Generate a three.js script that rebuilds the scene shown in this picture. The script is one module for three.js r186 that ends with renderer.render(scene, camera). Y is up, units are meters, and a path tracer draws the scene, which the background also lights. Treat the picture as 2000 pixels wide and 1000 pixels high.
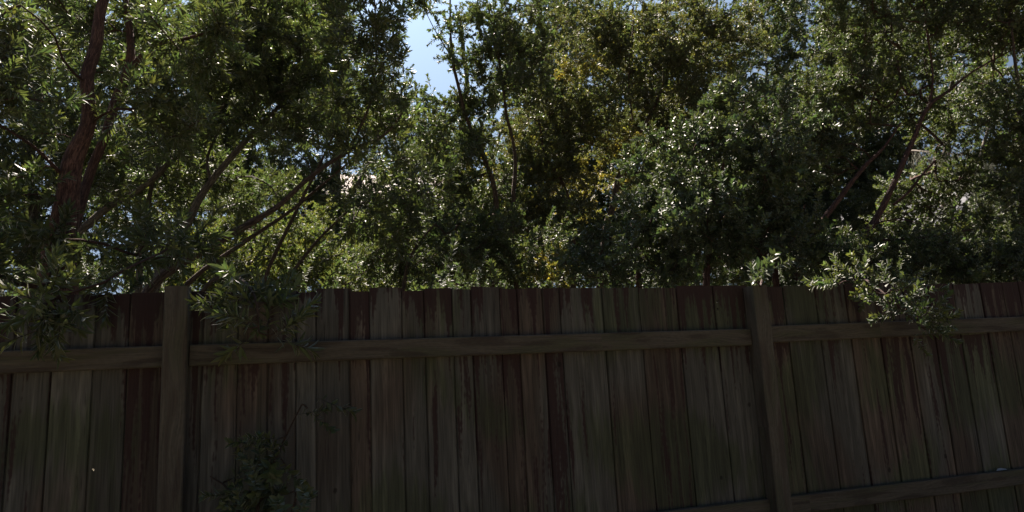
import * as THREE from 'three';
import { mergeGeometries } from 'three/addons/utils/BufferGeometryUtils.js';
import { Brush, Evaluator, SUBTRACTION } from 'three-bvh-csg';
import { createNoise2D, createNoise3D } from 'simplex-noise';

// ------------------------------------------------------------------ camera, sky, sun, exposure
const scene = new THREE.Scene();
const FOCAL = 1340;                                    // focal length in pixels of the 2000 x 1000 photograph
const EYE = new THREE.Vector3(0, 1.45, 3.18);
const camera = new THREE.PerspectiveCamera(2 * Math.atan(500 / FOCAL) * 180 / Math.PI, 2, 0.05, 600);
const YAW = 0.3023, PITCH = 0.1786, ROLL = -0.0528;
const FWD = new THREE.Vector3(Math.sin(YAW) * Math.cos(PITCH), Math.sin(PITCH), -Math.cos(YAW) * Math.cos(PITCH));
const RIGHT0 = new THREE.Vector3(Math.cos(YAW), 0, Math.sin(YAW));
const UP0 = new THREE.Vector3().crossVectors(RIGHT0, FWD);
const RIGHT = RIGHT0.clone().multiplyScalar(Math.cos(ROLL)).addScaledVector(UP0, Math.sin(ROLL));
const UPV = UP0.clone().multiplyScalar(Math.cos(ROLL)).addScaledVector(RIGHT0, -Math.sin(ROLL));
camera.position.copy(EYE);
camera.quaternion.setFromRotationMatrix(new THREE.Matrix4().makeBasis(RIGHT, UPV, FWD.clone().negate()));
camera.updateMatrixWorld();

const SUN_EL = 54 * Math.PI / 180, SUN_AZ = 4 * Math.PI / 180;
const SUN = new THREE.Vector3(Math.sin(SUN_AZ) * Math.cos(SUN_EL), Math.sin(SUN_EL), -Math.cos(SUN_AZ) * Math.cos(SUN_EL));
{ // a clear sky, brighter round the sun and towards the horizon
  const W = 512, H = 256, d = new Float32Array(W * H * 4);
  for (let j = 0; j < H; j++) {
    const el = ((j + 0.5) / H - 0.5) * Math.PI, y = Math.sin(el);
    for (let i = 0; i < W; i++) {
      const a = ((i + 0.5) / W - 0.5) * 2 * Math.PI;
      const v = new THREE.Vector3(Math.cos(el) * Math.cos(a), y, Math.cos(el) * Math.sin(a));
      const g = Math.acos(Math.max(-1, Math.min(1, v.dot(SUN))));
      const s = Math.max(0.03, y);
      const L = 0.036 * (0.91 + 45 * Math.exp(-3.6 * g) + 0.45 * Math.cos(g) ** 2) * (1 - Math.exp(-0.4 / s));
      const w = Math.min(1, 0.75 * Math.exp(-1.6 * g) + 0.6 * Math.exp(-s * 5));
      const k = (j * W + i) * 4;
      d[k] = L * (0.68 + 0.17 * w); d[k + 1] = L * (0.97 + 0.05 * w); d[k + 2] = L * (1.55 - 0.42 * w); d[k + 3] = 1;
    }
  }
  const sky = new THREE.DataTexture(d, W, H, THREE.RGBAFormat, THREE.FloatType);
  sky.mapping = THREE.EquirectangularReflectionMapping; sky.magFilter = THREE.LinearFilter; sky.needsUpdate = true;
  scene.background = sky; scene.environment = sky;
}
const sun = new THREE.DirectionalLight(new THREE.Color(1, 0.87, 0.76), 5);
sun.position.copy(SUN).multiplyScalar(60); sun.castShadow = true; sun.shadow.radius = 1;
sun.shadow.mapSize.set(4096, 4096);
Object.assign(sun.shadow.camera, { left: -30, right: 30, top: 30, bottom: -30, near: 1, far: 160 });
scene.add(sun, sun.target);
const renderer = new THREE.WebGLRenderer({ antialias: true });
renderer.toneMapping = THREE.LinearToneMapping;
renderer.toneMappingExposure = 4.3;
renderer.shadowMap.enabled = true;

// ------------------------------------------------------------------ helpers
function rng(seed) { let s = seed >>> 0; return () => { s = (s + 0x6D2B79F5) >>> 0; let t = Math.imul(s ^ (s >>> 15), 1 | s); t = (t + Math.imul(t ^ (t >>> 7), 61 | t)) ^ t; return ((t ^ (t >>> 14)) >>> 0) / 4294967296; }; }
const R0 = rng(77);
const n2 = createNoise2D(rng(5)), n3 = createNoise3D(rng(9));
const V = (x, y, z) => new THREE.Vector3(x, y, z);
const lerp = (a, b, t) => a + (b - a) * t;
const clamp = (x, a = 0, b = 1) => Math.max(a, Math.min(b, x));
const smooth = (a, b, x) => { const t = clamp((x - a) / (b - a)); return t * t * (3 - 2 * t); };
// where the sight line of a photograph pixel meets the upright plane that runs along the fence at distance z from it
function P(px, py, z) {
  const v = FWD.clone().multiplyScalar(FOCAL).addScaledVector(RIGHT, px - 1000).addScaledVector(UPV, 500 - py);
  return EYE.clone().addScaledVector(v, (z - EYE.z) / v.z);
}
const depthOf = p => p.clone().sub(EYE).dot(FWD);
const taken = {};
function numbered(n) { const k = taken[n] = (taken[n] ?? -1) + 1; return k ? `${n}_${String(k).padStart(3, '0')}` : n; }
function thing(name, label, category, group) {
  const g = new THREE.Group(); g.name = numbered(name); g.userData = { label, category };
  if (group) g.userData.group = group;
  scene.add(g); return g;
}
function part(name, geo, mat, parent, extra) {
  const m = new THREE.Mesh(geo, mat); m.name = name; m.castShadow = m.receiveShadow = true;
  if (extra) Object.assign(m.userData, extra);
  parent.add(m); return m;
}
function tex(w, h, f, { srgb = true, wrap = true } = {}) {
  const d = new Uint8Array(w * h * 4), c = [0, 0, 0];
  const enc = x => { x = clamp(x); return 255 * (srgb ? (x <= 0.0031308 ? 12.92 * x : 1.055 * x ** (1 / 2.4) - 0.055) : x); };
  for (let j = 0; j < h; j++) for (let i = 0; i < w; i++) {
    f(i, j, c); const k = (j * w + i) * 4;
    d[k] = enc(c[0]); d[k + 1] = enc(c[1]); d[k + 2] = enc(c[2]); d[k + 3] = 255;
  }
  const t = new THREE.DataTexture(d, w, h); t.magFilter = THREE.LinearFilter; t.minFilter = THREE.LinearMipmapLinearFilter; t.generateMipmaps = true;
  if (srgb) t.colorSpace = THREE.SRGBColorSpace;
  if (wrap) t.wrapS = t.wrapT = THREE.RepeatWrapping;
  t.needsUpdate = true; return t;
}

// ------------------------------------------------------------------ ground
{
  const t = tex(512, 512, (i, j, c) => {
    const a = i / 512 * Math.PI * 2, b = j / 512 * Math.PI * 2;
    const n = n3(Math.cos(a) * 2 + 5, Math.sin(a) * 2, Math.cos(b) * 2 + Math.sin(b)) * 0.5 + 0.5;
    const f = R0();
    const k = 0.5 + 0.35 * n + 0.5 * f;
    const leaf = f > 0.82 ? 1 : 0;
    c[0] = (0.062 + 0.05 * leaf) * k; c[1] = (0.052 + 0.025 * leaf) * k; c[2] = 0.030 * k;
  });
  t.repeat.set(80, 80);
  const m = new THREE.MeshStandardMaterial({ map: t, roughness: 1 });
  const seg = 64, g = new THREE.PlaneGeometry(240, 240, seg, seg).rotateX(-Math.PI / 2);
  const p = g.attributes.position;
  for (let i = 0; i < p.count; i++) p.setY(i, n2(p.getX(i) * 0.05, p.getZ(i) * 0.05) * 0.04 - 0.05);
  g.computeVertexNormals();
  const ground = new THREE.Mesh(g, m); ground.name = 'ground'; ground.receiveShadow = true; ground.userData = { kind: 'structure', label: 'ground of leaf litter and thin grass under the trees', category: 'ground' };
  scene.add(ground);
}

// ------------------------------------------------------------------ wood materials
const FX0 = -1.7, FXW = 6.8, FENCE_H = 1.897;
// seams between boards, read along one height of the photograph
const seamPx = [22, 98, 180, 247, 318, 392, 463, 522, 578, 617, 683, 723, 787, 832, 889, 926, 984, 1019, 1069, 1103, 1188, 1262, 1338, 1411, 1478, 1551, 1615, 1675, 1733, 1790, 1841, 1892, 1946, 1991];
const seams = seamPx.map(x => P(x, 742, -0.04).x);
while (seams[0] > -4.2) seams.unshift(seams[0] - 0.125 - 0.03 * R0());
while (seams[seams.length - 1] < 9.4) seams.push(seams[seams.length - 1] + 0.13 + 0.025 * R0());
const boardTone = seams.map(() => [0.78 + 0.44 * R0(), R0(), R0(), R0()]);
const RAIL_TOP = 1.667, RAIL_H = 0.089;
const boardAt = x => { let k = 0; while (k < seams.length - 2 && x > seams[k + 1]) k++; return k; };
const bumpBuf = new Float32Array(2048 * 1024);
const woodTex = tex(2048, 1024, (i, j, c) => {
  const x = FX0 + i / 2048 * FXW, y = j / 1024 * 2.0, b = boardAt(x), [tone, r1, r2, r3] = boardTone[b];
  const o = b * 13.7;
  const warp = 0.006 * n2(x * 6 + o, y * 1.3);
  const fine = n2((x + warp) * 330 + o, y * 5 + o), mid = n2((x + warp) * 95 + o, y * 2.2 - o), broad = n2((x + warp) * 26 + o, y * 1.1 + o * 0.3);
  let grain = 1 + 0.20 * fine + 0.22 * mid + 0.14 * broad;
  const crack = smooth(0.72, 0.95, n2((x + warp) * 120 - o, y * 0.9 + o)); grain *= 1 - 0.6 * crack;
  // silvery grey-green weathered wood, a browner wood and a dark red-brown wet stain with ragged runs
  const underRail = y < RAIL_TOP - RAIL_H ? RAIL_TOP - RAIL_H - y : 9, fromTop = FENCE_H - y;
  const wx = x + 0.004 * n2(x * 9, y * 3.1), run = n2(wx * 15 + o, y * 0.8 + o) + 0.45 * n2(wx * 50, y * 1.7) + 0.25 * n2(wx * 130, y * 3.2) + 0.22 * n2(wx * 60, y * 26);
  const bias = (r1 + 0.35) * 1.6 * Math.exp(-fromTop * 5.5) + (r2 - 0.25) * 1.5 * Math.exp(-underRail * 4.5) + (r3 - 0.5) * 0.7 + 0.35 * n2(x * 1.6 + 31, y * 0.9);
  let stain = smooth(0.42, 0.70, run * 0.62 + bias * 0.75);
  stain *= 0.9 + 0.1 * mid;
  const algae = smooth(-0.1, 0.75, n2(x * 1.4 + 50, y * 1.7) + 0.35 * n2(x * 21, y * 3) + 0.25 * (x > 1.2 ? 1 : -0.6));
  const brown = smooth(-0.2, 0.6, n2(x * 2 - 40, y * 0.8) + (r3 - 0.5) * 1.4 + (x > 2.45 ? 0.45 : 0));
  const pale = 1 + 0.4 * smooth(0.15, 0.8, n2(wx * 17 - o, y * 0.9) + 0.3 * n2(wx * 60, y * 4)) - 0.12;
  const A = [0.090, 0.090, 0.081], B = [0.080, 0.059, 0.045], G = [0.054, 0.066, 0.035], S = [0.031, 0.0145, 0.0150];
  for (let k = 0; k < 3; k++) {
    let v = lerp(A[k], B[k], brown * 0.8); v = lerp(v, G[k], algae * 0.75); v *= tone * grain * pale; v = lerp(v, S[k] * (0.8 + 0.3 * grain * 0.6), stain);
    c[k] = v;
  }
  // knots
  const ky = Math.floor(y * 1.6 + r2 * 3), kx = (seams[b] + seams[b + 1]) / 2 + (n2(ky * 7.1, o) * 0.35) * (seams[b + 1] - seams[b]), kyc = (ky + 0.5 - r2 * 3 + 0.3 * n2(o, ky * 3.3)) / 1.6;
  if (n2(o + 3, ky * 5.7) > 0.62) { const ks = 0.006 + 0.006 * r3, q = Math.hypot((x - kx) / ks, (y - kyc) / (ks * 1.4)) + 0.3 * n2(x * 150, y * 90); if (q < 1.4) { const f = 1 - 0.65 * smooth(1.4, 0.7, q); c[0] *= f; c[1] *= f * 0.97; c[2] *= f * 0.95; } }
  bumpBuf[j * 2048 + i] = 0.5 + 0.2 * fine + 0.18 * mid - 0.4 * crack;
});
const woodBump = tex(2048, 1024, (i, j, c) => { c[0] = c[1] = c[2] = bumpBuf[j * 2048 + i]; }, { srgb: false });
const boardMat = new THREE.MeshStandardMaterial({ map: woodTex, bumpMap: woodBump, bumpScale: 0.003, roughness: 0.92 });
function timberTex(seed, A, B, G) {
  const bb = new Float32Array(1024 * 256), o = seed * 17.3;
  const map = tex(1024, 256, (i, j, c) => { // u along the timber (3 m), v across (0.36 m)
    const x = i / 1024 * 3, y = j / 256 * 0.36, w = 0.012 * n2(x * 3 + o, y * 8);
    const f = n2(x * 4 + o, (y + w) * 300), m = n2(x * 2 - o, (y + w) * 90), s = n2(x * 2.4 + o, y * 18 + o), k = n2(x * 26, y * 60 + o);
    const g = 1 + 0.16 * f + 0.2 * m + 0.12 * k, st = smooth(0.15, 0.6, s + 0.3 * m + 0.2 * k), al = smooth(-0.1, 0.6, n2(x * 1.7 - o, y * 9) + 0.3 * k);
    for (let q = 0; q < 3; q++) c[q] = lerp(lerp(A[q], G[q], al * 0.75), B[q], st * 0.7) * g;
    bb[j * 1024 + i] = 0.5 + 0.2 * f + 0.2 * m;
  });
  const bump = tex(1024, 256, (i, j, c) => { c[0] = c[1] = c[2] = bb[j * 1024 + i]; }, { srgb: false });
  return new THREE.MeshStandardMaterial({ map, bumpMap: bump, bumpScale: 0.0025, roughness: 0.92 });
}
const railMat = timberTex(1, [0.082, 0.073, 0.058], [0.036, 0.027, 0.022], [0.062, 0.064, 0.038]);
const postMat = timberTex(2, [0.088, 0.080, 0.064], [0.054, 0.042, 0.034], [0.066, 0.067, 0.044]);


// ------------------------------------------------------------------ fence
// a timber with chamfered long edges along y; uv(x, y, z, face) given by the caller
function chamferBox(w, h, t, c, uvOf, wob = 0, r = null, rows = 1) {
  const ring = [[-w / 2 + c, t / 2], [w / 2 - c, t / 2], [w / 2, t / 2 - c], [w / 2, -t / 2 + c], [w / 2 - c, -t / 2], [-w / 2 + c, -t / 2], [-w / 2, -t / 2 + c], [-w / 2, t / 2 - c]];
  const pos = [], uv = [], put = (a, b, cc) => { for (const q of [a, b, cc]) { pos.push(...q); uv.push(...uvOf(...q)); } };
  const at = (k, j) => { const [x, z] = ring[k % 8]; const y = j / rows * h; const s = wob * Math.sin(j * 2.1 + w * 900); return [x + s, y, z]; };
  for (let j = 0; j < rows; j++) for (let k = 0; k < 8; k++) {
    const a = at(k, j), b = at(k + 1, j), e = at(k + 1, j + 1), f = at(k, j + 1);
    put(a, f, e); put(a, e, b);
  }
  const topJ = r ? [(r() - 0.5) * 0.006, (r() - 0.5) * 0.006] : [0, 0];
  for (let k = 1; k < 7; k++) { put(at(0, rows), at(k + 1, rows), at(k, rows)); put(at(0, 0), at(k, 0), at(k + 1, 0)); }
  if (r) for (let q = 0; q < pos.length; q += 3) if (pos[q + 1] > h - 1e-6) pos[q + 1] += lerp(topJ[0], topJ[1], (pos[q] + w / 2) / w);
  const g = new THREE.BufferGeometry();
  g.setAttribute('position', new THREE.Float32BufferAttribute(pos, 3));
  g.setAttribute('uv', new THREE.Float32BufferAttribute(uv, 2));
  // faces were listed clockwise: turn them
  const p = g.attributes.position.array, u = g.attributes.uv.array;
  const n = p.length / 9;
  for (let f = 0; f < n; f++) for (let q = 0; q < 3; q++) { const a = f * 9 + 3 + q, b = f * 9 + 6 + q; [p[a], p[b]] = [p[b], p[a]]; if (q < 2) { const c1 = f * 6 + 2 + q, c2 = f * 6 + 4 + q; [u[c1], u[c2]] = [u[c2], u[c1]]; } }
  g.computeVertexNormals(); return g;
}
// a board along y whose rear half laps behind the next board
function lapBoard(w, h, T, gap, cx, y0, r) {
  const c = 0.003, q = T / 2, lip = gap + 0.009;
  const sh = new THREE.Shape([[-w / 2 + c, -q], [w / 2 - c, -q], [w / 2, -q + c], [w / 2, 0.0015], [w / 2 + lip, 0.0015], [w / 2 + lip, q], [-w / 2 + 0.012, q], [-w / 2 + 0.012, -0.001], [-w / 2, -0.001], [-w / 2, -q + c]].map(a => new THREE.Vector2(...a)));
  const g = new THREE.ExtrudeGeometry(sh, { depth: h, bevelEnabled: false, steps: 1 }).rotateX(-Math.PI / 2);
  g.clearGroups();
  const p = g.attributes.position, uv = g.attributes.uv, j0 = (r() - 0.5) * 0.006, j1 = (r() - 0.5) * 0.006;
  for (let k = 0; k < p.count; k++) {
    const x = p.getX(k), y = p.getY(k), z = p.getZ(k);
    uv.setXY(k, (cx + x - FX0) / FXW, (y + y0) / 2 + (z < -q / 2 ? 0.13 : 0));
    if (y > h / 2) p.setY(k, y + lerp(j0, j1, x / w + 0.5));
  }
  return g;
}
const fence = thing('wooden_fence', 'dark weathered board fence with posts and rails on its near face', 'fence');
{
  const r = rng(31), T = 0.019;
  const knotHoles = [[1401, 589, 0.007], [1402, 603, 0.005], [181, 918, 0.005]];
  for (let k = 0; k < seams.length - 1; k++) {
    const x0 = seams[k], x1 = seams[k + 1], right = x0 > 2.4;
    const gap = right ? 0.008 + 0.005 * r() : 0.004 + 0.004 * r();
    const w = x1 - x0 - gap, cx = (x0 + x1) / 2, y0 = 0.03, h = FENCE_H - y0 + (r() - 0.5) * 0.017, zc = -0.0505 - 0.003 * r();
    const g = lapBoard(w, h, T, gap, cx, y0, r);
    const m = part('board', g, boardMat, fence);
    m.position.set(cx, y0, zc); m.rotation.z = (r() - 0.5) * (right ? 0.004 : 0.002); m.rotation.y = (r() - 0.5) * 0.02;
    for (const [px, py, rad] of knotHoles) {
      const p = P(px, py, zc + T / 2); if (p.x <= x0 || p.x >= x1) continue;
      const cut = new Brush(new THREE.CylinderGeometry(rad, rad * 1.3, 0.08, 9).rotateX(Math.PI / 2)); cut.position.set(p.x - cx, p.y - y0, 0); cut.updateMatrixWorld();
      const whole = new Brush(m.geometry); whole.updateMatrixWorld();
      const ev = new Evaluator(); ev.attributes = ['position', 'normal', 'uv']; ev.useGroups = false;
      m.geometry = ev.evaluate(whole, cut, SUBTRACTION).geometry;
    }
  }
  const postsX = [-3.42, (P(318, 600, 0.05).x + P(372, 600, 0.05).x) / 2, (P(1468, 640, 0.05).x + P(1507, 640, 0.05).x) / 2 + 0.012];
  postsX.push(postsX[2] + 2.9, postsX[2] + 5.8);
  postsX.forEach((x, k) => {
    const o = 0.31 * k, hs = FENCE_H + (k === 1 ? 0.012 : -0.012);
    const g = chamferBox(0.092, hs, 0.09, 0.005, (a, y, z) => [y / 3 + o, (a + z) / 0.36 + o], 0, r);
    const m = part('post', g, postMat, fence); m.position.set(x, 0, 0.006); m.rotation.z = k === 2 ? -0.004 : 0.002; m.rotation.y = k === 2 ? 0.03 : 0;
  });
  const ys = [RAIL_TOP - RAIL_H, 0.775 - RAIL_H, 0.14];
  for (let k = 0; k < postsX.length - 1; k++) for (const [q, y] of ys.entries()) {
    const a = postsX[k] + 0.0475, b = postsX[k + 1] - 0.0475, L = b - a, o = k * 0.37 + q * 0.21;
    const g = chamferBox(RAIL_H, L, 0.038, 0.004, (xx, yy, z) => [yy / 3 + o, (xx + z) / 0.36 + o]);
    g.rotateZ(-Math.PI / 2); // along x
    const m = part('rail', g, railMat, fence); m.position.set(a, y + RAIL_H / 2, -0.0195);
    m.rotation.z = q === 0 ? [0, -0.004, 0.004, 0][k] : 0;
  }
}

// ------------------------------------------------------------------ bark
function barkMat(seed, A, B) {
  const o = seed * 31.7, bb = new Float32Array(256 * 512);
  const map = tex(256, 512, (i, j, c) => {
    const a = i / 256 * Math.PI * 2, x = Math.cos(a), z = Math.sin(a), y = j / 512 * 18;
    const plate = n3(x * 2.2 + o, z * 2.2, y * 1.1), fine = n3(x * 9, z * 9 + o, y * 3.5), crack = smooth(0.25, 0.02, Math.abs(n3(x * 3.6, z * 3.6, y * 0.9 + o)));
    const t = smooth(-0.3, 0.5, plate + 0.35 * fine);
    for (let q = 0; q < 3; q++) c[q] = lerp(A[q], B[q], t) * (1 + 0.3 * fine) * (1 - 0.55 * crack);
    bb[j * 256 + i] = 0.5 + 0.25 * fine - 0.35 * crack + 0.15 * plate;
  });
  const bump = tex(256, 512, (i, j, c) => { c[0] = c[1] = c[2] = bb[j * 256 + i]; }, { srgb: false });
  return new THREE.MeshStandardMaterial({ map, bumpMap: bump, bumpScale: 0.01, roughness: 0.95 });
}
const BARK = {
  red: barkMat(1, [0.088, 0.046, 0.040], [0.165, 0.092, 0.076]),
  grey: barkMat(2, [0.10, 0.085, 0.07], [0.19, 0.16, 0.13]),
  brown: barkMat(3, [0.085, 0.055, 0.042], [0.17, 0.12, 0.09]),
};

// ------------------------------------------------------------------ leaves and sprigs
const leafMat = (rough, coat, coatRough, thr) => new THREE.MeshPhysicalMaterial({ color: 0xffffff, vertexColors: true, roughness: rough, transmission: thr, thickness: 0, clearcoat: coat, clearcoatRoughness: coatRough, ior: 1.45, side: THREE.DoubleSide });
const LEAF = {
  lance: leafMat(0.95, 1.0, 0.49, 0.54),
  oval: leafMat(0.95, 1.0, 0.49, 0.54),
  glossy: leafMat(0.95, 1.0, 0.46, 0.4),
  soft: leafMat(0.97, 0.9, 0.5, 0.58),
};
// one leaf along +y from the origin, facing +z, folded along its midrib and bent at the tip
function leafTris(out, L, W, base, dir, face, col, fold, bend, fine) {
  const d = dir.clone().normalize(), s = V().crossVectors(d, face).normalize(), n = V().crossVectors(s, d).normalize();
  const rows = fine ? [[0.06, 0.12], [0.32, 0.86], [0.62, 0.92], [0.85, 0.45]] : [[0.1, 0.3], [0.45, 1]];
  const pt = (t, a) => base.clone().addScaledVector(d, t * L).addScaledVector(s, a * W / 2).addScaledVector(n, Math.abs(a) * W * fold * 0.5 - bend * L * t * t);
  const tri = (a, b, c) => { for (const q of [a, b, c]) { out.p.push(q.x, q.y, q.z); out.c.push(...col); } };
  const B = base, T = pt(1, 0);
  let pl = null, pm = null, pr = null;
  for (const [t, w] of rows) {
    const l = pt(t, -w), m = pt(t, 0), r = pt(t, w);
    if (pl) { tri(pl, m, l); tri(pl, pm, m); tri(pm, r, m); tri(pm, pr, r); } else { tri(B, m, l); tri(B, r, m); }
    pl = l; pm = m; pr = r;
  }
  tri(pl, pm, T); tri(pm, pr, T);
}
function sprig(seed, { n, L, W, len, spread, fine = true, whorl = 0.5, tones, droop = 0.1 }) {
  const r = rng(seed), out = { p: [], c: [] };
  const tw = [0.32, 0.22, 0.16], rad = 0.0016;
  const a = V(0, 0, 0), b = V(0, len * 0.55, 0.012 * (r() - 0.5)), c = V(0, len, 0);
  for (const [u, v] of [[a, b], [b, c]]) for (let k = 0; k < 3; k++) {
    const o = q => V(Math.cos(q * 2.094) * rad, 0, Math.sin(q * 2.094) * rad);
    const A = u.clone().add(o(k)), B = u.clone().add(o(k + 1)), C = v.clone().add(o(k)), D = v.clone().add(o(k + 1));
    for (const q of [A, C, B, B, C, D]) { out.p.push(q.x, q.y, q.z); out.c.push(...tw); }
  }
  for (let k = 0; k < n; k++) {
    const t = 1 - Math.pow(k / n, 1 / (0.6 + whorl)) * (1 - 0.12 * r()), ang = k * 2.39996 + r() * 0.7;
    const open = lerp(spread[0], spread[1], clamp(1 - t + 0.25 * (r() - 0.5)));
    const dir = V(Math.cos(ang) * Math.sin(open), Math.cos(open) - droop * r(), Math.sin(ang) * Math.sin(open));
    const face = V(-Math.cos(ang) * Math.cos(open), Math.sin(open), -Math.sin(ang) * Math.cos(open)).add(V(r() - 0.5, r() - 0.5, r() - 0.5).multiplyScalar(0.9));
    const sz = 0.5 + 0.75 * Math.sqrt(r()) * (0.8 + 0.3 * r()), tone = tones[Math.floor(r() * tones.length)], j = 0.8 + 0.4 * r();
    leafTris(out, L * sz, W * sz * (0.85 + 0.3 * r()), V(0, t * len, 0), dir, face, [tone[0] * j, tone[1] * j, tone[2] * j], 0.25 + 0.3 * r(), 0.05 + 0.22 * r(), fine);
  }
  const g = new THREE.BufferGeometry();
  g.setAttribute('position', new THREE.Float32BufferAttribute(out.p, 3));
  g.setAttribute('color', new THREE.Float32BufferAttribute(out.c, 3));
  g.computeVertexNormals();
  g.userData.leafArea = n * L * W * 0.62 * 0.8;
  return g;
}
const T_GREEN = [[0.9, 1.0, 0.75], [1, 1, 1], [1.05, 0.98, 0.7], [0.85, 1.02, 0.9]], T_YEL = [[1, 1, 1], [1.12, 1.05, 0.75], [0.82, 1.0, 0.85]];
const SP = {
  lance: { mat: LEAF.lance, geos: [1, 2, 3, 4].map(s => sprig(100 + s, { n: 20, L: 0.062, W: 0.0145, len: 0.14, spread: [0.35, 1.3], tones: T_GREEN, whorl: 0.25 })) },
  oval: { mat: LEAF.oval, geos: [1, 2, 3, 4].map(s => sprig(200 + s, { n: 22, L: 0.036, W: 0.0155, len: 0.14, spread: [0.5, 1.25], tones: T_GREEN, whorl: 0.1 })) },
  glossy: { mat: LEAF.glossy, geos: [1, 2, 3, 4].map(s => sprig(300 + s, { n: 20, L: 0.040, W: 0.019, len: 0.15, spread: [0.55, 1.3], tones: T_GREEN, whorl: 0.1 })) },
  soft: { mat: LEAF.soft, geos: [1, 2, 3, 4].map(s => sprig(400 + s, { n: 22, L: 0.038, W: 0.017, len: 0.15, spread: [0.5, 1.2], tones: T_YEL, whorl: 0.1 })) },
  far: { mat: LEAF.oval, geos: [1, 2, 3, 4].map(s => sprig(500 + s, { n: 46, L: 0.066, W: 0.027, len: 0.42, spread: [0.5, 1.4], tones: T_GREEN, whorl: 0, fine: false })) },
};
const C_ = (r, g, b) => [r, g, b];
// leaf colour per kind of plant, the bush one lightened to paint sun; yellow is for leaves that have turned
const TINT = { green: C_(0.075, 0.100, 0.026), glossy: C_(0.062, 0.088, 0.028), sunlitGreen: C_(0.105, 0.128, 0.028), olive: C_(0.092, 0.102, 0.027), yellow: C_(0.20, 0.185, 0.034) };

// ------------------------------------------------------------------ trees
// stems: lists of [px, py, z, radius]; clumps of foliage: [px, py, z, radius across (px), radius up (px), radius along depth (m), leaf area per area seen, 'yellow' if turned]
let TRIS = 0, SPRIGS = 0;
function tubeInto(out, pts, rads, sides) {
  let ref = V(0.3, 0.1, 0.9), v0 = 0; const rings = [];
  for (let k = 0; k < pts.length; k++) {
    const d = (k < pts.length - 1 ? pts[k + 1].clone().sub(pts[k]) : pts[k].clone().sub(pts[k - 1])).normalize();
    const s = V().crossVectors(d, ref).normalize(), t = V().crossVectors(s, d); ref = t.clone().negate(); ref = V().crossVectors(d, s).negate();
    if (k) v0 += pts[k].distanceTo(pts[k - 1]);
    rings.push([pts[k], s, t, rads[k], v0, d]);
  }
  const base = out.p.length / 3;
  for (const [p, s, t, r, v] of rings) for (let q = 0; q <= sides; q++) {
    const a = q / sides * Math.PI * 2, lump = sides > 5 ? 1 + 0.10 * n3(p.x * 3 + Math.cos(a), p.y * 2.2, p.z * 3 + Math.sin(a)) : 1, c = Math.cos(a), w = Math.sin(a);
    const nx = s.x * c + t.x * w, ny = s.y * c + t.y * w, nz = s.z * c + t.z * w;
    out.p.push(p.x + nx * r * lump, p.y + ny * r * lump, p.z + nz * r * lump); out.n.push(nx, ny, nz); out.u.push(q / sides, v / 1.6);
  }
  for (let k = 0; k < rings.length - 1; k++) for (let q = 0; q < sides; q++) {
    const a = base + k * (sides + 1) + q, b = a + 1, c = a + sides + 1, d = c + 1;
    out.i.push(a, c, b, b, c, d);
  }
  if (rads[rads.length - 1] > 0.012) { // close a cut end
    const [p, , , , v, d] = rings[rings.length - 1], e = out.p.length / 3;
    out.p.push(p.x, p.y, p.z); out.n.push(d.x, d.y, d.z); out.u.push(0.5, v / 1.6);
    const k0 = base + (rings.length - 1) * (sides + 1);
    for (let q = 0; q < sides; q++) out.i.push(e, k0 + q + 1, k0 + q);
  }
}
const buf = () => ({ p: [], n: [], u: [], i: [] });
function geoOf(o) {
  const g = new THREE.BufferGeometry();
  g.setAttribute('position', new THREE.Float32BufferAttribute(o.p, 3)); g.setAttribute('normal', new THREE.Float32BufferAttribute(o.n, 3)); g.setAttribute('uv', new THREE.Float32BufferAttribute(o.u, 2));
  g.setIndex(o.i); TRIS += o.i.length / 3; return g;
}
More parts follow.
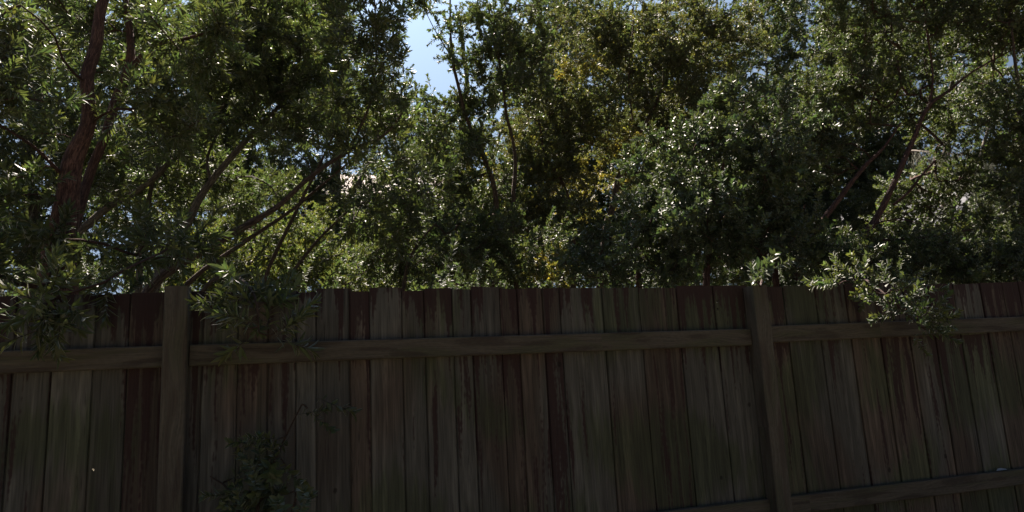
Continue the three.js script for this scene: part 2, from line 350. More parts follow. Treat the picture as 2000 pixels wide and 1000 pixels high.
function plant(spec) {
  const { name, label, category = 'tree', group, seed, stems, clumps, kind, bark = BARK.brown, perTip = 7, twigs = true, spread = 0.16, holes = 0.08, dens = 1.55, nf = 2.1, leaf = 'green' } = spec;
  const r = rng(seed), root = thing(name, label, category, group);
  const nodes = [], wood = buf(), twigBuf = buf();
  for (const st of stems) {
    const ctl = st.map(([px, py, z]) => P(px, py, z)), rad = st.map(q => q[3]);
    if (st.ground !== false && !st.branch) { const f = ctl[0]; const g = V(f.x + (st.dx ?? 0), -0.12, f.z + (st.dz ?? 0)); ctl.unshift(V(lerp(g.x, f.x, 0.6), lerp(g.y, f.y, 0.5), lerp(g.z, f.z, 0.6))); rad.unshift(rad[0] * 1.06); ctl.unshift(g); rad.unshift(rad[0] * 1.25); }
    const cur = new THREE.CatmullRomCurve3(ctl, false, 'centripetal'), len = cur.getLength(), n = Math.max(4, Math.ceil(len / 0.11));
    const pts = [], rs = [];
    for (let k = 0; k <= n; k++) {
      const t = k / n, p = cur.getPoint(t), q = t * (ctl.length - 1), a = Math.min(ctl.length - 2, Math.floor(q));
      const w = rad[0] * 0.3 * clamp(k / 3);
      p.x += w * 0.6 * n2(p.y * 1.6 + seed, 3); p.z += w * 0.6 * n2(p.y * 1.6, seed); pts.push(p); rs.push(lerp(rad[a], rad[a + 1], q - a));
      nodes.push({ p, r: rs[k], up: k ? nodes.length - 1 : -1, stem: true, load: 0 });
    }
    tubeInto(wood, pts, rs, rad[0] > 0.05 ? 12 : rad[0] > 0.02 ? 8 : 6);
  }
  // twig tips spread through the clumps, in uneven drifts
  const sp = SP[kind], area1 = sp.geos[0].userData.leafArea, tips = [];
  for (const [px, py, z, rx, ry, rz, lai = 3, turned] of clumps) {
    const c = P(px, py, z), dep = depthOf(c), ax = rx * dep / FOCAL, ay = ry * dep / FOCAL;
    const want = lai * dens * Math.PI * ax * ay / (area1 * perTip);
    let made = 0, tries = 0;
    while (made < want && tries++ < want * 12) {
      const q = V(r() * 2 - 1, r() * 2 - 1, r() * 2 - 1), l = q.length(); if (l > 1) continue;
      const p = c.clone().addScaledVector(RIGHT0, q.x * ax).add(V(0, q.y * ay, 0)).addScaledVector(V(-RIGHT0.z, 0, RIGHT0.x), q.z * rz);
      const f = n3(p.x * nf + seed, p.y * nf, p.z * nf) + 0.4 * n3(p.x * nf * 2.6, p.y * nf * 2.6 + seed, p.z * nf * 2.6);
      if (f < holes - 0.25 + 0.5 * l * l) { if (r() < 0.85) continue; }
      if (p.y < 0.1) continue;
      if (p.z > -0.10 && p.z < 0.08 && p.y < FENCE_H + 0.03) p.z = p.z > -0.02 ? 0.09 + 0.08 * r() : -0.14 - 0.1 * r();
      tips.push({ p, tint: TINT[turned ?? leaf] }); made++;
    }
  }
  for (const t of tips) { t.d = 1e9; for (const n of nodes) { const d = n.p.distanceToSquared(t.p); if (d < t.d) t.d = d; } }
  tips.sort((a, b) => a.d - b.d);
  const shoots = [];
  for (const t of tips) {
    let best = -1, bd = 1e9;
    for (let k = 0; k < nodes.length; k++) { const n = nodes[k]; const dy = t.p.y - n.p.y; const d = n.p.distanceToSquared(t.p) * (dy < 0 ? 1.25 : 1); if (d < bd) { bd = d; best = k; } }
    const a = nodes[best].p, len = a.distanceTo(t.p), n = Math.max(2, Math.ceil(len / 0.13));
    const par = nodes[best].up >= 0 ? nodes[best].p.clone().sub(nodes[nodes[best].up].p).normalize() : V(0, 1, 0);
    const mid = a.clone().lerp(t.p, 0.45).addScaledVector(par, len * 0.22).add(V(r() - 0.5, r() - 0.3, r() - 0.5).multiplyScalar(len * 0.16));
    const cur = new THREE.QuadraticBezierCurve3(a, mid, t.p); let prev = best; const ids = [];
    for (let k = 1; k <= n; k++) { const p = cur.getPoint(k / n).add(V(r() - 0.5, r() - 0.5, r() - 0.5).multiplyScalar(0.018)); nodes.push({ p, r: 0.003, up: prev, load: 0 }); prev = nodes.length - 1; ids.push(prev); }
    for (let q = prev; q >= 0; q = nodes[q].up) nodes[q].load++;
    shoots.push([best, ids, t]);
  }
  const mats = sp.geos.map(() => []), M = new THREE.Matrix4(), Q = new THREE.Quaternion(), UPY = V(0, 1, 0), S = V(1, 1, 1), col = new THREE.Color();
  for (const [from, ids, t] of shoots) {
    if (twigs) {
      const pts = [nodes[from].p, ...ids.map(i => nodes[i].p)], rs = [from, ...ids].map((i, k) => Math.min(nodes[from].r * 0.9 + 0.002, (0.0022 + 0.0016 * Math.sqrt(Math.max(1, nodes[ids[Math.max(0, k - 1)]].load)))));
      ids.forEach((i, k) => { nodes[i].r = rs[k + 1]; });
      tubeInto(twigBuf, pts, rs, 4);
    }
    const tipDir = t.p.clone().sub(nodes[ids.length > 1 ? ids[ids.length - 2] : from].p).normalize();
    const clumpTone = 0.78 + 0.4 * (n3(t.p.x * 1.7, t.p.y * 1.7, t.p.z * 1.7 + seed) * 0.5 + 0.5);
    for (let k = 0; k < perTip; k++) {
      const dir = tipDir.clone(), p = t.p.clone();
      if (k) {
        const u = r() * Math.min(1, 0.45 / (nodes[from].p.distanceTo(t.p) + 1e-3)), iq = ids[Math.max(0, ids.length - 1 - Math.floor(u * ids.length))];
        p.copy(nodes[iq].p).add(V(r() - 0.5, r() - 0.5, r() - 0.5).multiplyScalar(spread * 0.6));
        dir.multiplyScalar(0.7).add(V(r() - 0.5, r() - 0.5, r() - 0.5).multiplyScalar(1.9));
      }
      dir.add(V((r() - 0.5) * 0.6, 0.18 + (r() - 0.5) * 0.6, (r() - 0.5) * 0.6)).normalize();
      const sc = 0.75 + 0.45 * r(); Q.setFromUnitVectors(UPY, dir).multiply(new THREE.Quaternion().setFromAxisAngle(UPY, r() * 6.283));
      if (p.z < -0.02 && p.z > -0.16 && p.y < FENCE_H + 0.05) p.z = -0.17;
      M.compose(p, Q, S.set(sc, sc, sc));
      const j = clumpTone * (0.8 + 0.4 * r()), warm = (r() - 0.5) * 0.25;
      mats[Math.floor(r() * sp.geos.length)].push([M.clone(), [t.tint[0] * j * (1 + warm), t.tint[1] * j, t.tint[2] * j * (1 - warm)]]);
    }
  }
  part('trunk', geoOf(wood), bark, root);
  if (twigs) part('twigs', geoOf(twigBuf), bark, root, { kind: 'stuff' });
  sp.geos.forEach((g, k) => {
    const im = new THREE.InstancedMesh(g, sp.mat, mats[k].length); im.name = 'crown'; im.userData.kind = 'stuff';
    mats[k].forEach(([m, c], q) => { im.setMatrixAt(q, m); im.setColorAt(q, col.setRGB(...c)); });
    im.castShadow = im.receiveShadow = true; root.add(im); SPRIGS += mats[k].length;
  });
  return root;
}
const br = a => { a.branch = true; return a; };

plant({ name: 'laurel_tree', label: 'thick red-barked tree with long narrow glossy leaves, rising behind the fence beside a post', seed: 11, kind: 'lance', bark: BARK.red,
  stems: [
    [[112, 580, -1.0, 0.09], [116, 480, -1.0, 0.0806], [124, 400, -1.0, 0.06], [138, 330, -1.0, 0.052], [160, 265, -1.02, 0.0428], [172, 200, -1.05, 0.0367], [180, 120, -1.08, 0.0337], [198, 45, -1.1, 0.0306], [216, -40, -1.15, 0.0275]],
    br([[140, 470, -1.05, 0.0306], [157, 400, -1.2, 0.0257], [178, 330, -1.3, 0.0257], [205, 260, -1.35, 0.0257], [232, 185, -1.4, 0.0275], [252, 135, -1.4, 0.0306], [257, 85, -1.42, 0.022], [247, 10, -1.45, 0.0184], [240, -50, -1.5, 0.0159]]),
    br([[256, 132, -1.4, 0.0184], [300, 88, -1.3, 0.0147], [366, 75, -1.2, 0.011], [430, 55, -1.15, 0.0061]]),
    br([[172, 165, -1.05, 0.0098], [130, 128, -0.95, 0.008], [100, 60, -0.85, 0.0061], [40, 10, -0.7, 0.0043]]),
    br([[92, 560, -0.95, 0.0184], [45, 556, -0.75, 0.0134], [0, 540, -0.6, 0.0098], [-60, 520, -0.5, 0.0061]]),
    br([[130, 350, -1.0, 0.0122], [70, 290, -0.8, 0.0092], [10, 250, -0.6, 0.0061]]),
  ],
  clumps: [
    [20, 60, -0.8, 95, 100, 0.4, 2.2], [15, 210, -0.7, 85, 80, 0.35, 2.6], [325, 225, -0.9, 105, 75, 0.35, 2.2], [360, 55, -1.1, 115, 85, 0.4, 2.2], [10, 370, -0.8, 85, 80, 0.4, 2.6],
    [270, 485, -0.6, 110, 55, 0.3, 2.4], [15, 520, -0.65, 60, 55, 0.3, 2.4], [150, 590, 0.14, 110, 38, 0.08, 1.6], [60, 620, 0.16, 60, 34, 0.08, 1.6], [240, 562, 0.10, 70, 22, 0.08, 0.8],
    [150, 60, -1.6, 160, 110, 0.4, 2], [20, 455, -0.6, 80, 40, 0.25, 1.6], [250, 330, -1.6, 110, 60, 0.3, 1.6],
  ] });

plant({ name: 'leaning_tree', label: 'narrow-leaved tree whose grey stems lean over beside the red-barked trunk', seed: 12, kind: 'lance', bark: BARK.grey,
  stems: [
    [[296, 575, -2.9, 0.0432], [352, 465, -3.0, 0.0374], [382, 405, -3.0, 0.0331], [412, 357, -3.0, 0.0302], [452, 308, -3.0, 0.0274], [506, 250, -3.05, 0.0216], [548, 200, -3.1, 0.0158], [600, 110, -3.2, 0.0101]],
    [[60, 575, -3.2, 0.036], [200, 414, -3.2, 0.0302], [276, 368, -3.2, 0.0259], [322, 328, -3.2, 0.023], [372, 255, -3.2, 0.0187], [432, 210, -3.2, 0.0144], [470, 120, -3.3, 0.0101]],
    [[270, 560, -3.4, 0.0288], [288, 412, -3.4, 0.0216], [302, 345, -3.4, 0.0173], [330, 280, -3.4, 0.013], [345, 180, -3.4, 0.0086]],
    br([[412, 357, -3.0, 0.0158], [405, 310, -3.05, 0.0115], [430, 250, -3.1, 0.0086]]),
  ],
  clumps: [
    [440, 130, -3.0, 140, 120, 0.7, 3], [560, 70, -3.0, 150, 100, 0.7, 3], [330, 300, -3.4, 150, 90, 0.6, 2.6], [560, 210, -3.2, 110, 90, 0.6, 3], [480, 380, -4.2, 110, 70, 0.6, 2.6], [250, 400, -3.6, 120, 80, 0.5, 2.4],
    [240, 60, -3.6, 140, 100, 0.5, 2.4], [420, -20, -3.2, 200, 60, 0.6, 2.5],
  ] });

plant({ name: 'drooping_tree', label: 'tree with one long bare slanting limb and dark drooping leaf sprays', seed: 13, kind: 'lance', bark: BARK.brown,
  stems: [
    [[285, 575, -1.9, 0.033], [430, 472, -1.9, 0.027], [490, 436, -1.95, 0.0245], [542, 404, -2.0, 0.0203], [602, 350, -2.0, 0.0173], [680, 296, -2.05, 0.0142], [752, 262, -2.1, 0.0097], [800, 200, -2.1, 0.0067]],
    [[548, 580, -2.3, 0.0165], [603, 492, -2.3, 0.0128], [645, 445, -2.3, 0.0097], [700, 400, -2.2, 0.0067], [800, 380, -2.0, 0.0045]],
    [[340, 590, -2.6, 0.02], [470, 478, -2.6, 0.017], [560, 418, -2.6, 0.014], [640, 352, -2.6, 0.01], [700, 300, -2.6, 0.007]],
    [[505, 590, -3.0, 0.018], [585, 400, -3.0, 0.015], [625, 320, -3.0, 0.012], [690, 180, -3.0, 0.008]],
    br([[680, 296, -2.05, 0.0105], [720, 210, -2.0, 0.009], [735, 110, -2.0, 0.0075], [730, -20, -2.0, 0.006]]),
    br([[395, 570, -1.9, 0.015], [420, 545, -1.0, 0.012], [470, 545, -0.2, 0.009], [500, 590, 0.16, 0.0053], [505, 650, 0.18, 0.003]]),
  ],
  clumps: [
    [725, 90, -2.0, 65, 120, 0.45, 3], [690, -80, -2.2, 120, 60, 0.4, 3.5], [640, -160, -2.8, 190, 70, 0.6, 3], [720, 230, -2.0, 90, 80, 0.4, 2.2], [715, 425, -1.9, 95, 60, 0.3, 2.2], [830, 375, -1.8, 60, 45, 0.25, 1.6], [600, 250, -2.2, 90, 60, 0.4, 1.4], [760, 330, -2.3, 80, 50, 0.3, 1.5],  // clumps at negative py are unseen, added to shade the front sprays
    [560, 575, 0.13, 60, 24, 0.06, 1.2], [500, 615, 0.16, 30, 50, 0.06, 1.3], [530, 670, 0.17, 60, 28, 0.05, 0.9], [430, 578, 0.12, 45, 18, 0.06, 1.0],
  ] });

plant({ name: 'sunlit_bush', label: 'yellow-green leafy bush between the leaning stems, leaf colour lightened as if sunlit', category: 'bush', seed: 14, kind: 'soft', leaf: 'sunlitGreen', bark: BARK.brown, dens: 1.1, holes: 0.2,  // sunlit look partly put into this lighter leaf tint
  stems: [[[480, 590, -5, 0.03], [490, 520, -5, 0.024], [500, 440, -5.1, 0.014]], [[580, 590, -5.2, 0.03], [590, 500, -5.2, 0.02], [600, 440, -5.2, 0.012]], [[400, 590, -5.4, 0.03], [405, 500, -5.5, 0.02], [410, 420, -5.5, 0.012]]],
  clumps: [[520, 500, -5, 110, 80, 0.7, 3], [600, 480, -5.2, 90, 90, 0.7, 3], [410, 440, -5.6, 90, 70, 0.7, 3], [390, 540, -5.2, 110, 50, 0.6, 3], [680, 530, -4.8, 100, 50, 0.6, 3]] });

plant({ name: 'slender_tree', label: 'slender many-stemmed tree with small leaves standing against the open sky', seed: 15, kind: 'oval', bark: BARK.brown,
  stems: [
    [[960, 580, -4, 0.036], [966, 470, -4, 0.032], [968, 385, -4, 0.0288], [950, 318, -4, 0.0256], [916, 242, -4, 0.0224], [895, 172, -4, 0.0192], [881, 100, -4, 0.0144], [880, 0, -4, 0.0096], [878, -60, -4, 0.0064]],
    [[1010, 580, -3.8, 0.0272], [1001, 460, -3.8, 0.024], [1003, 380, -3.8, 0.0224], [1006, 300, -3.8, 0.0192], [990, 225, -3.8, 0.016], [975, 120, -3.8, 0.0128], [962, 50, -3.9, 0.0096], [944, -30, -4, 0.0064]],
    [[785, 590, -3.2, 0.024], [792, 540, -3.2, 0.0208], [800, 505, -3.2, 0.016], [835, 455, -3.2, 0.0112], [870, 420, -3.2, 0.0072]],
    br([[881, 110, -4, 0.008], [850, 60, -4, 0.0056], [835, 30, -4, 0.004]]),
  ],
  clumps: [
    [920, 110, -4, 60, 45, 0.5, 1.5], [905, 80, -4, 40, 40, 0.4, 1.2], [865, 25, -4, 45, 40, 0.4, 0.7], [955, 60, -4, 45, 60, 0.4, 1.8], [815, -5, -3.9, 50, 30, 0.4, 1.6], [870, 220, -4.2, 70, 60, 0.5, 2.4], [900, 320, -4.2, 90, 80, 0.6, 3], [1000, 150, -3.8, 80, 90, 0.6, 2.6], [1010, 50, -3.8, 70, 70, 0.5, 2.4],
    [860, 470, -3.4, 120, 60, 0.6, 3], [1000, 480, -3.4, 120, 70, 0.6, 3], [960, 400, -4.6, 110, 70, 0.6, 2.6], [760, 520, -3.6, 100, 60, 0.5, 2.8], [950, 20, -4.0, 40, 30, 0.3, 1],
  ] });

plant({ name: 'yellowing_tree', label: 'small-leaved tree with autumn yellow leaf patches among olive green', seed: 16, kind: 'soft', leaf: 'olive', bark: BARK.brown,
  stems: [
    [[1170, 580, -4.6, 0.05], [1186, 438, -4.6, 0.044], [1200, 390, -4.6, 0.04], [1211, 340, -4.6, 0.036], [1236, 280, -4.6, 0.03], [1266, 230, -4.6, 0.026], [1292, 175, -4.6, 0.02], [1300, 80, -4.6, 0.014], [1300, -40, -4.6, 0.01]],
    [[1120, 580, -4.8, 0.04], [1112, 395, -4.8, 0.03], [1094, 350, -4.8, 0.024], [1068, 310, -4.8, 0.018], [1050, 200, -4.8, 0.012], [1080, 60, -4.8, 0.008]],
    br([[1205, 400, -4.5, 0.014], [1235, 384, -4.2, 0.012], [1265, 350, -4.0, 0.01], [1277, 328, -3.9, 0.006]]),
    br([[1240, 270, -4.6, 0.012], [1228, 160, -4.6, 0.012], [1233, 90, -4.6, 0.010], [1238, 30, -4.6, 0.008]]),
  ],
  clumps: [
    [1130, 90, -4.8, 100, 90, 0.7, 1.8], [1130, 145, -4.2, 40, 30, 0.3, 2, 'yellow'], [1240, 90, -4.6, 110, 90, 0.7, 1.8], [1150, 230, -4.8, 110, 80, 0.7, 1.8], [1190, 285, -4.6, 70, 40, 0.5, 1.3, 'yellow'], [1130, 365, -5.2, 110, 60, 0.6, 1.5, 'yellow'], [1000, 350, -5.0, 90, 70, 0.5, 0.9, 'yellow'], [1060, 330, -4.8, 80, 70, 0.5, 2.6], [1080, 420, -4.2, 100, 50, 0.5, 2.6],
    [1310, 190, -4.6, 110, 90, 0.7, 3], [1380, 70, -4.6, 120, 100, 0.7, 2.2], [1090, 525, -3.0, 60, 30, 0.3, 2, 'yellow'], [1290, 290, -5, 120, 90, 0.6, 2.6], [1060, 240, -5, 100, 90, 0.6, 2.8],
  ] });

plant({ name: 'glossy_shrub', label: 'dark glossy rounded shrub crowding the fence top beside the second post', category: 'shrub', seed: 17, kind: 'glossy', leaf: 'glossy', bark: BARK.red,
  stems: [
    [[1380, 590, -1.6, 0.03], [1385, 480, -1.6, 0.024], [1395, 400, -1.6, 0.018], [1420, 300, -1.6, 0.012]],
    [[1520, 590, -1.7, 0.03], [1510, 480, -1.7, 0.024], [1500, 380, -1.7, 0.018], [1480, 260, -1.7, 0.012]],
    [[1250, 590, -1.9, 0.026], [1245, 500, -1.9, 0.02], [1235, 430, -1.9, 0.014]],
    br([[1480, 500, -1.5, 0.012], [1490, 530, -0.8, 0.010], [1485, 560, 0.05, 0.006]]),
  ],
  clumps: [
    [1340, 440, -1.6, 150, 90, 0.5, 3.2], [1230, 500, -1.7, 130, 60, 0.4, 3], [1450, 340, -1.7, 130, 100, 0.5, 3.2], [1480, 470, -1.5, 120, 80, 0.45, 3.2], [1340, 320, -2.0, 110, 70, 0.4, 2.6], [1478, 550, 0.0, 34, 20, 0.1, 1.2], [1590, 520, -1.5, 100, 40, 0.4, 3], [1480, 230, -2, 120, 80, 0.5, 2.8],
  ] });

plant({ name: 'red_stemmed_tree', label: 'tree with several slanting red-brown stems and a branch hanging over the fence', seed: 18, kind: 'oval', bark: BARK.red,
  stems: [
    [[1640, 590, -2.0, 0.0413], [1692, 458, -2.0, 0.0345], [1716, 418, -2.0, 0.0315], [1742, 365, -2.0, 0.0277], [1766, 310, -2.0, 0.0255], [1786, 268, -2.0, 0.024], [1815, 205, -2.0, 0.0203], [1852, 178, -2.0, 0.015], [1900, 140, -2.0, 0.0105], [1990, 90, -2, 0.0067]],
    [[1540, 590, -2.1, 0.0375], [1598, 444, -2.1, 0.03], [1640, 386, -2.1, 0.0255], [1690, 322, -2.1, 0.021], [1722, 292, -2.1, 0.015], [1760, 240, -2.1, 0.009]],
    br([[1815, 205, -2.0, 0.0135], [1822, 150, -2.0, 0.0105], [1810, 60, -2.0, 0.0075], [1800, -30, -2, 0.0053]]),
    br([[1745, 400, -2.0, 0.015], [1776, 374, -1.95, 0.0135], [1800, 342, -1.9, 0.0128], [1826, 314, -1.9, 0.012]]),
    br([[1675, 330, -2.1, 0.0075], [1660, 318, -2.1, 0.0053], [1652, 308, -2.1, 0.003]]),
    br([[1700, 440, -1.9, 0.0075], [1755, 427, -1.8, 0.0067], [1800, 438, -1.7, 0.0053], [1842, 441, -1.6, 0.0037]]),
    br([[1690, 470, -1.8, 0.012], [1790, 466, -1.5, 0.0105], [1850, 456, -1.3, 0.0083], [1900, 448, -1.2, 0.006]]),
    br([[1660, 540, -1.8, 0.012], [1680, 548, -0.8, 0.009], [1700, 552, -0.1, 0.0067], [1740, 585, 0.14, 0.0045], [1800, 640, 0.2, 0.0023]]),
    br([[1560, 540, -1.9, 0.0105], [1562, 450, -1.7, 0.0083], [1572, 400, -1.7, 0.006]]),
  ],
  clumps: [
    [1590, 300, -2.5, 90, 80, 0.4, 2.6], [1720, 170, -2.5, 110, 80, 0.4, 2.4], [1640, 180, -2.4, 110, 90, 0.5, 2], [1860, 330, -2.4, 80, 60, 0.35, 1.6], [1790, 400, -2.9, 90, 60, 0.4, 2.4], [1640, 505, -1.7, 110, 40, 0.3, 2.6], [1800, 500, -1.5, 130, 45, 0.35, 2.6],
    [1710, 560, 0.12, 110, 26, 0.08, 1.6], [1740, 615, 0.16, 66, 34, 0.06, 1.2], [1815, 648, 0.18, 60, 20, 0.05, 0.9], [1640, 568, 0.12, 60, 18, 0.06, 1.3], [1870, 60, -2.2, 140, 70, 0.5, 2.8], [1720, -70, -2.2, 180, 80, 0.6, 3], [1500, -80, -2.2, 170, 70, 0.5, 4], [1640, -160, -2.9, 220, 80, 0.7, 3], [1340, -150, -3.0, 170, 70, 0.6, 2.6], [1900, 170, -2.6, 120, 70, 0.5, 1.1], [1800, 230, -2.6, 90, 60, 0.4, 1.4], [1720, 50, -2.3, 130, 80, 0.5, 2],  // clumps above the view are added overhead to shade spray and front foliage
    [1900, 520, -1.2, 110, 40, 0.3, 2.4], [1900, 230, -2.4, 90, 30, 0.3, 1.4],
  ] });

plant({ name: 'corner_tree', label: 'dense dark tree filling the space right of the red stems', seed: 19, kind: 'oval', bark: BARK.brown,
  stems: [[[1990, 600, -1.6, 0.05], [1995, 480, -1.6, 0.045], [2000, 350, -1.6, 0.035], [1990, 200, -1.6, 0.02], [1975, 60, -1.6, 0.01]], [[2120, 600, -1.8, 0.04], [2110, 400, -1.8, 0.03], [2080, 200, -1.8, 0.02]]],
  clumps: [[1985, 260, -1.6, 70, 110, 0.4, 3], [1975, 420, -1.5, 75, 80, 0.35, 3], [1970, 520, -1.2, 90, 50, 0.3, 3], [1995, 20, -1.7, 110, 70, 0.4, 3], [2110, 300, -1.8, 110, 260, 0.5, 3]] });

plant({ name: 'climbing_vine', label: 'dark leafy vine growing up the near face of the fence from the ground', category: 'vine', seed: 20, kind: 'glossy', leaf: 'glossy', bark: BARK.brown, perTip: 3, dens: 1.2,
  stems: [[[500, 1010, 0.2, 0.008], [520, 940, 0.12, 0.006], [560, 850, 0.08, 0.004], [590, 790, 0.07, 0.003]], [[470, 1040, 0.22, 0.007], [450, 960, 0.16, 0.005], [410, 930, 0.12, 0.003]], [[560, 1040, 0.16, 0.006], [580, 950, 0.12, 0.004], [545, 890, 0.1, 0.003]]],
  clumps: [[520, 940, 0.14, 65, 60, 0.05, 1.6], [440, 945, 0.14, 60, 28, 0.04, 1.2], [560, 850, 0.09, 36, 36, 0.03, 1.0], [600, 800, 0.08, 30, 40, 0.02, 0.5], [520, 1020, 0.2, 110, 50, 0.06, 2]] });

// low tangle along the foot of the far side of the fence
{
  const r = rng(91), g = thing('undergrowth', 'tangled low undergrowth massed behind the fence boards', 'undergrowth'); g.userData.kind = 'stuff';
  const list = SP.far.geos.map(() => []), Q = new THREE.Quaternion(), UPY = V(0, 1, 0);
  for (let k = 0; k < 9000; k++) {
    const x = -8 + 24 * r(), z = -1.3 - 7 * r() ** 1.3, top = 1.9 + 0.45 * n2(x * 0.7, z * 0.7) + 0.25 * Math.max(0, -z - 1.5), y = 0.05 + top * r();
    const d = V((r() - 0.5) * 1.6, 0.4 + r(), (r() - 0.5) * 1.6).normalize(), sc = 0.5 + 0.4 * r();
    Q.setFromUnitVectors(UPY, d); const t = TINT[r() < 0.5 ? 'glossy' : 'green'], j = 0.8 + 0.4 * r();
    list[k % list.length].push([new THREE.Matrix4().compose(V(x, y, z), Q, V(sc, sc, sc)), t.map(q => q * j)]);
  }
  SP.far.geos.forEach((geo, k) => {
    const im = new THREE.InstancedMesh(geo, SP.far.mat, list[k].length); im.name = 'foliage'; im.userData.kind = 'stuff'; im.castShadow = im.receiveShadow = true;
    list[k].forEach(([m, c], q) => { im.setMatrixAt(q, m); im.setColorAt(q, new THREE.Color().setRGB(...c)); }); g.add(im);
  });
}

// trees farther back, larger and plainer
const farSpec = [
  // px of trunk, z, [clumps], label, tint
  [60, -10, [[60, 150, 160, 170], [180, 330, 150, 110], [0, 420, 150, 110], [10, 540, 130, 60]], 'far leafy tree whose pale crown shows behind the red-barked trunk'],
  [420, -12, [[420, 130, 170, 150], [330, 300, 160, 130], [500, 330, 130, 90]], 'far leafy tree closing the view behind the leaning stems'],
  [660, -13, [[630, 130, 100, 150], [600, 420, 120, 110], [700, 500, 130, 70], [560, 20, 140, 80]], 'far tree standing just left of the open patch of sky'],
  [900, -14, [[880, 290, 90, 70], [760, 300, 90, 60], [770, 400, 110, 60], [740, 200, 60, 70], [900, 430, 140, 100], [820, 480, 110, 80]], 'low far tree below the open patch of sky'],
  [1100, -12, [[1060, 180, 100, 160], [1100, 350, 130, 130], [1040, 470, 130, 90], [1130, 40, 110, 80]], 'far olive-green tree just right of the open patch of sky'],
  [1350, -12, [[1300, 140, 150, 170], [1380, 340, 160, 140], [1260, 440, 150, 110]], 'far tree behind the dark glossy shrub'],
  [1620, -10, [[1560, 120, 150, 160], [1620, 300, 140, 130], [1540, 450, 150, 110]], 'far tree behind the first slanting red-brown stem'],
  [1850, -9, [[1760, 80, 150, 90], [1750, 350, 70, 110], [1690, 400, 90, 80], [1890, 190, 90, 60], [1840, 470, 110, 60], [1990, 330, 60, 160], [1960, 40, 130, 60]], 'far tree behind the dark corner tree'],
];
farSpec.forEach(([px, z, cl, label], k) => plant({
  name: 'background_tree', label, group: 'trees filling the background', seed: 40 + k, kind: 'far', bark: BARK.grey, perTip: 7, twigs: false, spread: 0.5, holes: 0.0, nf: 0.6,
  stems: [[[px, 600, z, 0.16], [px + 8, 480, z, 0.14], [px - 6, 340, z, 0.11], [px + 10, 180, z, 0.07], [px, 40, z, 0.035]], br([[px, 420, z, 0.08], [px + 60, 320, z, 0.05], [px + 90, 200, z, 0.025]]), br([[px, 380, z, 0.08], [px - 70, 280, z, 0.05], [px - 90, 160, z, 0.025]]), ...(k === 7 ? [br([[px, 330, z, 0.05], [px - 70, 294, -6, 0.018], [px - 20, 299, -5, 0.012], [px + 60, 303, -5, 0.010], [px + 110, 311, -5, 0.007]])] : [])],
  clumps: [...cl, [px - 70, 500, 130, 80], [px + 80, 520, 130, 70]].map(([x, y, rx, ry]) => [x, y, z, rx, ry, 1.6, 4.2]),
}));

// ------------------------------------------------------------------ neighbouring houses
function house(label, c0, c1, zNear, depth, eaveY, ridgeY, wallC, roofC, gableFront) {
  const h = thing('house', label, 'house'), xa = c0, xb = c1, w = xb - xa, xm = (xa + xb) / 2;
  const wallM = new THREE.MeshStandardMaterial({ color: new THREE.Color().setRGB(...wallC), roughness: 0.9 }), roofM = new THREE.MeshStandardMaterial({ map: roofTex(roofC), roughness: 0.85 });
  const trim = new THREE.MeshStandardMaterial({ color: new THREE.Color().setRGB(0.55, 0.53, 0.5), roughness: 0.7 }), glass = new THREE.MeshPhysicalMaterial({ color: new THREE.Color().setRGB(0.03, 0.035, 0.04), roughness: 0.08, metalness: 0 });
  const zc = zNear - depth / 2, span = gableFront ? w : depth, run = gableFront ? depth : w;
  // walls with gable ends in one prism
  const sh = new THREE.Shape([[-span / 2, 0], [span / 2, 0], [span / 2, eaveY], [0, ridgeY - 0.12], [-span / 2, eaveY]].map(a => new THREE.Vector2(...a)));
  const wg = new THREE.ExtrudeGeometry(sh, { depth: run, bevelEnabled: false }); wg.clearGroups(); wg.translate(0, 0, -run / 2); if (!gableFront) wg.rotateY(Math.PI / 2);
  const wall = part('wall', wg, wallM, h); wall.position.set(xm, 0, zc);
  const slope = Math.atan2(ridgeY - eaveY, span / 2), len = (span / 2 + 0.45) / Math.cos(slope);
  for (const s of [-1, 1]) {
    const g = new THREE.BoxGeometry(len, 0.09, run + 0.7); g.translate(-s * -len / 2, 0, 0); g.rotateZ(-s * slope); if (!gableFront) g.rotateY(Math.PI / 2);
    part('roof', g, roofM, h).position.set(xm, ridgeY - 0.02 + (s > 0 ? 0.0 : 0.004), zc);
  }
  for (const fx of [0.22, 0.5, 0.78]) {
    const f = part('window', new THREE.BoxGeometry(1.1, 1.3, 0.08), trim, h); f.position.set(xa + w * fx, 1.9, zNear + 0.03);
    for (const [ax, ay] of [[-0.25, 0.29], [0.25, 0.29], [-0.25, -0.29], [0.25, -0.29]]) part('pane', new THREE.BoxGeometry(0.44, 0.52, 0.02), glass, f).position.set(ax, ay, 0.035);
  }
  return h;
}
function roofTex(c) {
  const r = rng(7), t = tex(256, 256, (i, j, o) => { const k = 0.75 + 0.35 * r() + 0.2 * n2(i * 0.05, j * 0.05); for (let q = 0; q < 3; q++) o[q] = c[q] * k; });
  t.repeat.set(2, 2); return t;
}
house('house with a pale sunlit roof far behind the open patch of sky', P(640, 360, -22).x, P(900, 360, -22).x, -19, 8, P(760, 385, -19).y, P(760, 345, -23).y, [0.42, 0.38, 0.33], [0.20, 0.155, 0.135], false);
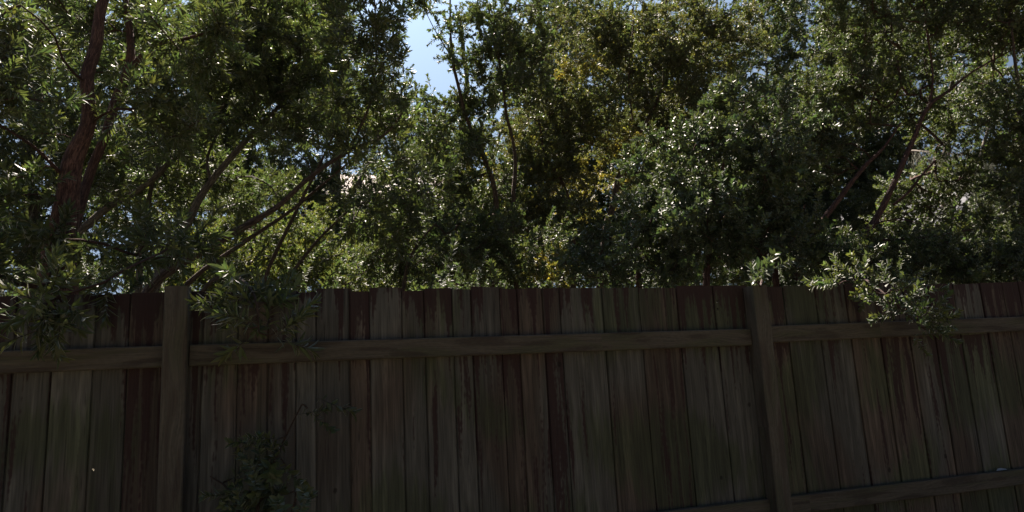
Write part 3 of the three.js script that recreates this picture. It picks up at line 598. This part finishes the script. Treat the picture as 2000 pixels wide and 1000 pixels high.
house('house with a dark slate-blue gable glimpsed behind the red-brown stems', P(1840, 400, -13).x, P(2010, 400, -13).x, -13, 9, P(1900, 440, -13).y, P(1908, 325, -13).y, [0.045, 0.055, 0.09], [0.07, 0.075, 0.09], true);

// ------------------------------------------------------------------ hanging moss and a fallen leaf
{
  const mossM = new THREE.MeshStandardMaterial({ color: new THREE.Color().setRGB(0.24, 0.25, 0.2), roughness: 1 });
  [[1842, 305, 46], [1888, 300, 60], [1938, 312, 56], [1800, 300, 34]].forEach(([px, py, L], k) => {
    const r = rng(600 + k), g = thing('hanging_moss', ['grey moss strands beside the dark gable', 'longest grey moss strands hanging before the dark gable', 'grey moss strands against the corner tree', 'short grey moss strands above a cut stub'][k], 'moss'), o = buf();
    for (let q = 0; q < 70; q++) {
      const a = P(px + (r() - 0.5) * 44, py + (r() - 0.5) * 12, -5), n = 6, len = L * (0.35 + 0.7 * r()) * depthOf(a) / FOCAL, pts = [], rs = []; let x = a.x, z = a.z + (r() - 0.5) * 0.3;
      for (let i = 0; i <= n; i++) { pts.push(V(x, a.y - len * i / n, z)); rs.push(0.0045 * (1 - 0.6 * i / n)); x += (r() - 0.5) * 0.05; z += (r() - 0.5) * 0.05; }
      tubeInto(o, pts, rs, 3);
    }
    part('strands', geoOf(o), mossM, g, { kind: 'stuff' });
  });
  const o = { p: [], c: [] }; leafTris(o, 0.075, 0.036, V(0, 0, 0), V(1, 0, 0.15), V(0, 1, 0.2), [0.32, 0.34, 0.36], 0.4, -0.06, true);
  const g = new THREE.BufferGeometry(); g.setAttribute('position', new THREE.Float32BufferAttribute(o.p, 3)); g.computeVertexNormals();
  const leaf = part('fallen_leaf', g, new THREE.MeshStandardMaterial({ color: new THREE.Color().setRGB(0.36, 0.38, 0.4), roughness: 0.6, side: THREE.DoubleSide }), scene);
  const q = P(1945, 915, -0.016); leaf.position.set(q.x, 0.779, -0.016); leaf.userData = { label: 'small pale dry leaf lying on the lower rail', category: 'leaf' };
}

console.log('twig and trunk triangles', TRIS, 'sprigs', SPRIGS);
renderer.render(scene, camera);
